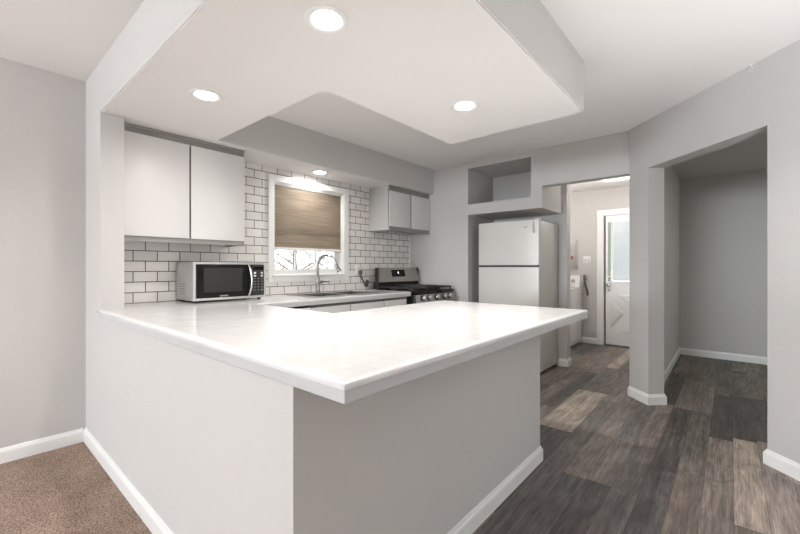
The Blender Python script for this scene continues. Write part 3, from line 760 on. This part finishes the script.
# ------------------------------------------------------------------ outlet and plug on the tiles
ot = thing('wall_outlet', 'white outlet cover on the tiles right of the window', 'outlet', (3.100, YT, 1.13))
bx('cover_plate', (3.057, 3.139, YT - 0.005, YT - 0.0002, 1.085, 1.205), M['trim'], ot, 0.002)
bx('socket', (3.080, 3.117, YT - 0.007, YT - 0.0052, 1.155, 1.19), M['white'], ot, 0.001)
bx('socket', (3.080, 3.117, YT - 0.007, YT - 0.0052, 1.10, 1.135), M['white'], ot, 0.001)
pl = thing('power_cord', 'dark cord with a square end hanging from the outlet on the tiles', 'cord', (3.115, YT - 0.02, 1.1))
bx('plug', (3.097, 3.133, YT - 0.045, YT - 0.0075, 1.095, 1.14), M['hose'], pl, 0.004)
bm = bmesh.new(); tube(bm, [(3.117, YT - 0.034, 1.10), (3.125, YT - 0.034, 1.07), (3.145, YT - 0.030, 1.035), (3.175, YT - 0.028, 1.0), (3.200, YT - 0.026, 0.98), (3.220, YT - 0.024, 0.975)], 0.0075, 8)
obj('cable', bm, M['hose'], pl, 50)
bm = bmesh.new(); b2 = bmesh.new(); box(b2, -0.024, 0.024, -0.010, 0.010, -0.04, 0.04, 0.006); merge(bm, b2, Matrix.Translation((3.225, YT - 0.022, 0.985)) @ Matrix.Rotation(0.5, 4, 'Y')); obj('connector', bm, M['hose'], pl, 40)

# ------------------------------------------------------------------ fridge
def fridge():
    y0, y1, xf, xb, zt = 1.556, 2.275, 4.078, 4.70, 1.693
    t = thing('refrigerator', 'white top-freezer refrigerator in the wall alcove', 'refrigerator', ((xf + xb) / 2, (y0 + y1) / 2, 0))
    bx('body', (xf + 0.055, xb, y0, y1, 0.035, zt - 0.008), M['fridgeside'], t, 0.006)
    bx('toe_grille', (xf + 0.075, xf + 0.2, y0 + 0.02, y1 - 0.02, 0.004, 0.034), M['gap'], t)
    def door(name, z0, z1):
        bm = bmesh.new(); n = 14; pts = []
        for i in range(n + 1):
            u = i / n; y = y0 + (y1 - y0) * u; pts.append((xf + 0.012 - 0.030 * (1 - (2 * u - 1) ** 2), y))
        pts = [(xf + 0.05, y0)] + pts + [(xf + 0.05, y1)]
        prism(bm, pts[::-1], z0, z1)
        bmesh.ops.bevel(bm, geom=[e for e in bm.edges if abs(e.verts[0].co.z - e.verts[1].co.z) < 1e-6 and e.calc_length() < 0.2], offset=0.004, segments=2, affect='EDGES')
        return obj(name, bm, M['fridge'], t, 35)
    fd = door('freezer_door', 1.201, zt); ld = door('fridge_door', 0.06, 1.178)
    bx('door_gap', (xf + 0.006, xf + 0.05, y0 + 0.012, y1 - 0.012, 1.1785, 1.2005), M['gap'], t)
    # moulded grips at the latch side, next to the passage
    def grip(z0, z1, par):
        bm = bmesh.new(); yy = y0 + 0.045; pts = []
        for k in range(9):
            u = k / 8; pts.append((xf - 0.004 - 0.022 * math.sin(PI * u) ** 0.5, yy + 0.012 * u, z0 + (z1 - z0) * u))
        tube(bm, pts, [0.004] + [0.008] * 7 + [0.004], 10); return obj('grip', bm, M['enamel'], par, 60)
    grip(1.545, 1.675, fd)
    b = bx('badge', (xf - 0.0105, xf - 0.0065, y0 + 0.115, y0 + 0.155, 1.612, 1.622), M['grille'], fd, 0.001)
    bx('hinge_cover', (xf + 0.02, xf + 0.10, y0 + 0.004, y0 + 0.05, zt + 0.0005, zt + 0.016), M['fridge'], t, 0.005)
    for x, y in ((xf + 0.1, y0 + 0.05), (xf + 0.1, y1 - 0.05), (xb - 0.05, y0 + 0.05), (xb - 0.05, y1 - 0.05)):
        if x < xf + 0.2: continue
        bm = bmesh.new(); lathe(bm, [(0, 0), (0.02, 0), (0.02, 0.034), (0, 0.034)], (x, y, 0.001)); obj('foot', bm, M['blackmat'], t, 40)
fridge()

# ------------------------------------------------------------------ recessed lights
def can_light(x, y, label, power=CAN_POWER):
    t = thing('recessed_light', label, 'ceiling light', (x, y, HS), 'recessed lights in the soffit')
    bm = bmesh.new(); r = 0.083
    lathe(bm, [(r, -0.0005), (r + 0.001, -0.003), (r - 0.004, -0.006), (0.062, -0.0045), (0.056, -0.001), (0.056, -0.0005)], (x, y, HS), (0, 0, 1), 40)
    obj('trim_ring', bm, M['trim'], t, 40)
    bm = bmesh.new(); lathe(bm, [(0, -0.0035), (0.03, -0.0033), (0.0555, -0.002), (0.0555, -0.0006), (0, -0.0006)], (x, y, HS), (0, 0, 1), 32)
    obj('lens', bm, M['lens'], t, 40)
    a = area('lamp', (0, 0, -0.008), (0, 0, 0), 0.11, 0.11, power, CAN_COL, t, 'DISK')
    a.data.spread = math.radians(165)
can_light(0.935, 1.175, 'bright round recessed ceiling light nearest the peninsula corner, largest of those in the soffit')
can_light(0.913, 2.20, 'bright round recessed ceiling light in front of the tall white wall cabinet', 2.6)
can_light(1.965, 1.185, 'bright round recessed ceiling light near the tip of the hanging soffit', 7.5)
can_light(2.40, 3.125, 'round recessed ceiling light directly above the window shade', 2.5)
# fill lamps added out of view: uplighters and a back hall ceiling lamp
def uplighter(x, y, z, power, label):
    fl = thing('fill_floor_lamp', label, 'lamp', (x, y, 0))
    bm = bmesh.new(); lathe(bm, [(0, 0.001), (0.14, 0.001), (0.14, 0.02), (0.02, 0.035), (0, 0.035)], (x, y, 0)); obj('base', bm, M['trim'], fl, 40)
    bm = bmesh.new(); tube(bm, [(x, y, 0.035), (x, y, z - 0.08)], 0.012); obj('pole', bm, M['trim'], fl, 40)
    bm = bmesh.new(); lathe(bm, [(0.012, z - 0.08), (0.10, z - 0.06), (0.17, z), (0.165, z), (0.098, z - 0.053), (0.0, z - 0.068)], (x, y, 0)); obj('bowl', bm, M['trim'], fl, 40)
    area('lamp', (0, 0, z - 0.005), (PI, 0, 0), 0.28, 0.28, power, (0.98, 0.985, 1.0), fl, 'DISK')
uplighter(-2.4, 1.7, 1.74, FILL_UPLIGHT[0], 'added fill light, tall white uplighter out of view in the carpeted living room')
uplighter(1.95, -0.62, 0.88, FILL_UPLIGHT[1], 'added fill light, low white uplighter on the planks behind the camera')
hl_ = thing('hall_fill_lamp', 'added fill light, unseen round white dome in the hall behind the diagonal wall', 'ceiling light', (5.0, -1.25, HB))
bm = bmesh.new(); lathe(bm, [(0, -0.001), (0.14, -0.001), (0.14, -0.02), (0.12, -0.06), (0, -0.08)], (5.0, -1.25, HB)); obj('dome', bm, M['tube'], hl_, 40)
area('lamp', (0, 0, -0.1), (0, 0, 0), 0.25, 0.25, HALL_FILL, (0.97, 1.0, 0.93), hl_, 'DISK')
# ceiling hook
bm = bmesh.new(); lathe(bm, [(0, 0), (0.012, 0), (0.010, -0.006), (0, -0.008)], (3.235, -0.10, H - 0.0003), (0, 0, 1), 16)
pts = [(3.235, -0.10, H - 0.006), (3.235, -0.10, H - 0.018)] + [(3.235 + 0.011 * math.sin(a), -0.10 - 0.011 * math.sin(a), H - 0.030 + 0.012 * math.cos(a)) for a in [PI * 1.4 * k / 8 for k in range(9)]]
tube(bm, pts, 0.0028, 8)
tag(obj('ceiling_hook', bm, M['trim'], None, 50), 'tiny white hook in the ceiling close to the diagonal wall', 'hook')

# ------------------------------------------------------------------ laundry room beyond the passage
dr = thing('door_1', 'white back door with a window over a crossbuck panel', 'door', (XB, 1.07, 0))
struct(dr); del dr['category']
bm = bmesh.new()
box(bm, XB - 0.018, XB - 0.0003, DY1, DY1 + 0.082, 0, DZ1 + 0.075, 0.003); box(bm, XB - 0.018, XB - 0.0003, DY0 - 0.028, DY0, 0, DZ1 + 0.075, 0.003)
box(bm, XB - 0.018, XB - 0.0003, DY0, DY1, DZ1, DZ1 + 0.075, 0.003)
box(bm, XB - 0.010, XB + 0.12, DY1 - 0.012, DY1 - 0.0003, 0, DZ1 - 0.0003); box(bm, XB - 0.010, XB + 0.12, DY0 + 0.0003, DY0 + 0.012, 0, DZ1 - 0.0003); box(bm, XB - 0.010, XB + 0.12, DY0 + 0.012, DY1 - 0.012, DZ1 - 0.012, DZ1 - 0.0003)
obj('casing', bm, M['trim'], dr)
bx('threshold', (XB - 0.02, XB + 0.12, DY0 + 0.013, DY1 - 0.013, 0.0, 0.012), M['gap'], dr)
ya, yb = DY0 + 0.015, DY1 - 0.034; xa, xc = XB + 0.012, XB + 0.055
LZ0, LZ1, LY0, LY1 = 0.955, 1.865, ya + 0.03, yb - 0.018
bm = bmesh.new()
box(bm, xa, xc, ya, yb, 0.022, LZ0); box(bm, xa, xc, ya, yb, LZ1, DZ1 - 0.016); box(bm, xa, xc, ya, LY0, LZ0, LZ1); box(bm, xa, xc, LY1, yb, LZ0, LZ1)
bx('jamb_shade_strip', (XB + 0.03, XB + 0.056, yb + 0.001, DY1 - 0.0122, 0.013, DZ1 - 0.0122), M['gap'], dr)  # dark strip added for the shade line between slab and casing
slab = obj('slab', bm, M['trim'], dr)
bm = bmesh.new()
def ringx(bm, y0, y1, z0, z1, wd, x0, x1):
    box(bm, x0, x1, y0, y0 + wd, z0, z1); box(bm, x0, x1, y1 - wd, y1, z0, z1); box(bm, x0, x1, y0 + wd, y1 - wd, z1 - wd, z1); box(bm, x0, x1, y0 + wd, y1 - wd, z0, z0 + wd)
ringx(bm, LY0 - 0.012, LY1 + 0.012, LZ0 - 0.012, LZ1 + 0.012, 0.022, xa - 0.008, xa - 0.0002)
box(bm, xa - 0.006, xa + 0.012, LY0, LY1, 1.03, 1.043)
obj('lite_frame', bm, M['trim'], slab)
bx('pane', (xa + 0.012, xa + 0.016, LY0, LY1, LZ0, LZ1), M['glass'], slab)
bm = bmesh.new(); n = 44
for k in range(n):
    z = LZ0 + 0.02 + (LZ1 - LZ0 - 0.03) * (k + 0.5) / n
    b2 = bmesh.new(); box(b2, -0.0115, 0.0115, LY0 + 0.004, LY1 - 0.075, -0.0004, 0.0004); merge(bm, b2, Matrix.Translation((xa + 0.028, 0, z)) @ Matrix.Rotation(1.2, 4, 'Y'))
obj('blind', bm, M['blind'], slab)
bm = bmesh.new()
for z in (1.20, 1.43, 1.66): box(bm, xa + 0.0395, xa + 0.0425, LY0, LY1 - 0.075, z - 0.005, z + 0.005)
obj('muntin', bm, M['trim'], slab)
def strip(bm, p, q, wd, x0, x1):
    (y0, z0), (y1, z1) = p, q; d = Vector((y1 - y0, z1 - z0)); n_ = Vector((-d.y, d.x)).normalized() * wd / 2
    b2 = bmesh.new(); vs = []
    for x in (x0, x1):
        for a, s in (((y0, z0), -1), ((y1, z1), -1), ((y1, z1), 1), ((y0, z0), 1)): vs.append(b2.verts.new((x, a[0] + n_.x * s, a[1] + n_.y * s)))
    for q_ in ((0, 1, 2, 3), (7, 6, 5, 4), (0, 4, 5, 1), (1, 5, 6, 2), (2, 6, 7, 3), (3, 7, 4, 0)): b2.faces.new([vs[i] for i in q_])
    bmesh.ops.recalc_face_normals(b2, faces=b2.faces[:]); merge(bm, b2)
# crossbuck: four triangular raised panels between the arms of an X
yc, zc = 1.075, 0.49; hw, hh = 0.288, 0.277
def tri(pts):
    bm = bmesh.new(); c = Vector((sum(p[0] for p in pts) / 3, sum(p[1] for p in pts) / 3))
    for sc_, x0, x1 in ((1.0, xa - 0.012, xa - 0.0002), (0.72, xa - 0.018, xa - 0.0122)):
        b2 = bmesh.new(); q = [c + (Vector(p) - c) * sc_ for p in pts]
        lo = [b2.verts.new((x1, p.x, p.y)) for p in q]; q2 = [c + (p - c) * (0.90 if sc_ == 1.0 else 0.97) for p in q]; hi = [b2.verts.new((x0, p.x, p.y)) for p in q2]
        b2.faces.new(lo); b2.faces.new(hi[::-1])
        for i in range(3): b2.faces.new((lo[i], hi[i], hi[(i + 1) % 3], lo[(i + 1) % 3]))
        bmesh.ops.recalc_face_normals(b2, faces=b2.faces[:]); merge(bm, b2)
    obj('raised_panel', bm, M['trim'], slab)
gz, gy, ga = 0.05, 0.10, 0.11
tri([(yc + hw, zc + hh - gz), (yc + hw, zc - hh + gz), (yc + ga, zc)]); tri([(yc - hw, zc + hh - gz), (yc - hw, zc - hh + gz), (yc - ga, zc)])
tri([(yc + hw - gy, zc + hh), (yc - hw + gy, zc + hh), (yc, zc + 0.09)]); tri([(yc + hw - gy, zc - hh), (yc - hw + gy, zc - hh), (yc, zc - 0.09)])
bm = bmesh.new(); lathe(bm, [(0, 0), (0.032, 0), (0.032, 0.006), (0.012, 0.010), (0.011, 0.03), (0.024, 0.038), (0.029, 0.05), (0.024, 0.062), (0, 0.066)], (xa - 0.0003, yb - 0.045, 0.915), (-1, 0, 0), 24)
obj('knob', bm, M['steel'], slab, 40)
bm = bmesh.new(); lathe(bm, [(0, 0), (0.018, 0), (0.016, 0.008), (0, 0.010)], (xa - 0.0003, yb - 0.045, 0.83), (-1, 0, 0), 20)
obj('deadbolt', bm, M['steel'], slab, 40)

sw = thing('light_switch', 'white double light switch plate beside the back door', 'switch', (XB, 1.686, 1.29))
bx('cover_plate', (XB - 0.006, XB - 0.0002, 1.63, 1.742, 1.23, 1.35), M['trim'], sw, 0.002)
for y in (1.663, 1.709): bx('toggle', (XB - 0.014, XB - 0.0062, y - 0.006, y + 0.006, 1.278, 1.302), M['panel'], sw, 0.002)
bp_ = thing('breaker_panel', 'grey electrical breaker panel on the laundry wall above the washer', 'breaker panel', (XB, 2.0, 1.37))
bx('panel_cover', (XB - 0.016, XB - 0.0002, 1.822, 2.19, 1.135, 1.61), M['panel'], bp_, 0.004)
bx('panel_door', (XB - 0.022, XB - 0.0165, 1.86, 2.15, 1.175, 1.57), M['panel'], bp_, 0.002)
bx('sticker', (XB - 0.0235, XB - 0.0222, 1.892, 1.915, 1.30, 1.36), M['red'], bp_)

def washer():
    x0, x1, y0, y1, zt = 5.72, 6.375, 1.742, 2.42, 0.865
    t = thing('washing_machine', 'white top-load washing machine under the breaker panel', 'washing machine', ((x0 + x1) / 2, (y0 + y1) / 2, 0))
    bx('cabinet', (x0, x1, y0, y1, 0.025, zt - 0.022), M['enamel'], t, 0.012)
    bm = bmesh.new()
    for x in (x0 + 0.16, x0 + 0.33, x0 + 0.5): box(bm, x - 0.012, x + 0.012, y0 - 0.003, y0 + 0.001, 0.08, 0.80, 0.001)
    obj('side_rib', bm, M['enamel'], t)
    bx('lid_top', (x0 - 0.006, x1, y0 - 0.006, y1 + 0.006, zt - 0.0215, zt), M['enamel'], t, 0.008)
    bx('lid', (x0 + 0.03, x0 + 0.46, y0 + 0.06, y1 - 0.06, zt + 0.0003, zt + 0.012), M['enamel'], t, 0.005)
    bm = bmesh.new()
    v = [bm.verts.new((x, y, z)) for y in (y0 + 0.004, y1 - 0.004) for x, z in ((6.235, zt + 0.0005), (6.27, 1.05), (6.32, 1.055), (6.365, zt + 0.0005))]
    for q in ((0, 1, 2, 3), (7, 6, 5, 4), (0, 4, 5, 1), (1, 5, 6, 2), (2, 6, 7, 3), (3, 7, 4, 0)): bm.faces.new([v[i] for i in q])
    bmesh.ops.recalc_face_normals(bm, faces=bm.faces[:]); bmesh.ops.bevel(bm, geom=bm.edges[:], offset=0.006, segments=2, affect='EDGES')
    c = obj('console', bm, M['enamel'], t, 40)
    for y, r in ((y0 + 0.10, 0.030), (y0 + 0.34, 0.03), (y0 + 0.55, 0.024)):
        bm = bmesh.new(); lathe(bm, [(0, 0), (r, 0), (r, 0.004), (r * 0.75, 0.006), (r * 0.68, 0.028), (0, 0.03)], (6.251, y, 0.965), (-0.983, 0, 0.186), 24); obj('dial', bm, M['panel'], c, 40)
    for x in (x0 + 0.06, x1 - 0.06):
        for y in (y0 + 0.06, y1 - 0.06):
            bm = bmesh.new(); lathe(bm, [(0, 0), (0.022, 0), (0.018, 0.03), (0, 0.03)], (x, y, 0.0005)); obj('foot', bm, M['blackmat'], t, 40)
washer()
bm = bmesh.new()
tube(bm, [(6.40, 1.715, 1.04), (6.395, 1.712, 1.0), (6.395, 1.715, 0.95), (6.393, 1.705, 0.90), (6.393, 1.69, 0.86), (6.395, 1.675, 0.80), (6.397, 1.668, 0.74)], 0.014, 10)
lathe(bm, [(0, 0), (0.022, 0), (0.022, 0.06), (0.014, 0.075), (0, 0.075)], (6.395, 1.712, 0.985), (0, 0, 1), 16)
tag(obj('washer_hose', bm, M['hose'], None, 50), 'dark grey rubber hose hanging on the wall beside the washing machine', 'hose')
lf = thing('ceiling_lamp', 'white framed fluorescent light panel on the laundry room ceiling', 'ceiling light', (5.55, 0.98, HB))
bm = bmesh.new(); 
box(bm, 5.36, 5.39, 0.72, 1.30, HB - 0.035, HB - 0.0003, 0.003); box(bm, 5.73, 5.76, 0.72, 1.30, HB - 0.035, HB - 0.0003, 0.003)
box(bm, 5.39, 5.73, 0.72, 0.75, HB - 0.035, HB - 0.0003, 0.003); box(bm, 5.39, 5.73, 1.27, 1.30, HB - 0.035, HB - 0.0003, 0.003)
obj('frame', bm, M['trim'], lf)
bx('diffuser', (5.3905, 5.7295, 0.7505, 1.2695, HB - 0.025, HB - 0.001), M['tube'], lf)
pl_ = bpy.data.lights.new('lamp', 'POINT'); pl_.energy = 4.5; pl_.color = (1, 0.95, 0.9); pl_.shadow_soft_size = 0.07
po = bpy.data.objects.new('lamp', pl_); C.objects.link(po); po.location = (-0.08, 0.03, -0.22); po.parent = lf

l2 = thing('laundry_fill_lamp', 'added fill light, unseen round white dome over the washing machine', 'ceiling light', (5.35, 2.05, HB))  # fill lamp added out of sight to brighten the laundry
bm = bmesh.new(); lathe(bm, [(0, -0.001), (0.13, -0.001), (0.13, -0.015), (0.11, -0.05), (0, -0.065)], (5.35, 2.05, HB)); obj('dome', bm, M['tube'], l2, 40)
pl_ = bpy.data.lights.new('lamp', 'POINT'); pl_.energy = 7.0; pl_.color = (1, 0.95, 0.9); pl_.shadow_soft_size = 0.08
po = bpy.data.objects.new('lamp', pl_); C.objects.link(po); po.location = (0, 0, -0.17); po.parent = l2
# porch post outside the back door; unseen roof added to dim the glass
M['porch'] = pmat('porch_paint', (0.34, 0.36, 0.32), 0.7)
sb('trim_porch_post', (7.4, 7.6, 1.56, 2.0, -0.3, 2.6), 'porch')
sb('porch_light_block', (6.56, 9.0, -0.6, 3.2, 2.62, 2.72), 'ceil')
# ------------------------------------------------------------------ outside the kitchen window and back door
struct(bx('ground', (-14, 26, -20, 26, -0.5, -0.3), M['lawn']))
def tree(x, y, h, label, seed):
    rng = random.Random(seed)
    t = thing('tree', label, 'tree', (x, y, -0.3), 'trees outside the kitchen window')
    bm = bmesh.new(); tube(bm, [(x, y, -0.3), (x + 0.05, y, h * 0.4), (x, y + 0.05, h * 0.75)], [0.11, 0.08, 0.03], 8)
    for k in range(9):
        a = rng.uniform(0, 2 * PI); z = h * rng.uniform(0.25, 0.65)
        tube(bm, [(x, y, z), (x + math.cos(a) * 0.5, y + math.sin(a) * 0.5, z + 0.3), (x + math.cos(a) * 1.0, y + math.sin(a) * 1.0, z + 0.45)], [0.03, 0.02, 0.008], 6)
    obj('trunk', bm, M['bark'], t, 60)
    bm = bmesh.new()
    for k in range(900):
        a = rng.uniform(0, 2 * PI); r = 1.35 * math.sqrt(rng.random()); z = h * rng.uniform(0.28, 1.0)
        c = Vector((x + math.cos(a) * r, y + math.sin(a) * r, z)); u = Vector((rng.uniform(-1, 1), rng.uniform(-1, 1), rng.uniform(-1, 1))).normalized(); v = u.orthogonal().normalized(); s = rng.uniform(0.03, 0.06)
        q = [bm.verts.new(c + u * s * 1.6), bm.verts.new(c + v * s * 0.7), bm.verts.new(c - u * s * 1.6), bm.verts.new(c - v * s * 0.7)]; bm.faces.new(q)
    obj('foliage', bm, M['leaf'], t)
tree(6.4, 9.5, 2.3, 'hazy small tree seen through the glass below the window shade', 1)
tree(9.6, 11.5, 2.3, 'hazy small tree seen through the glass close to the faucet spout', 4)
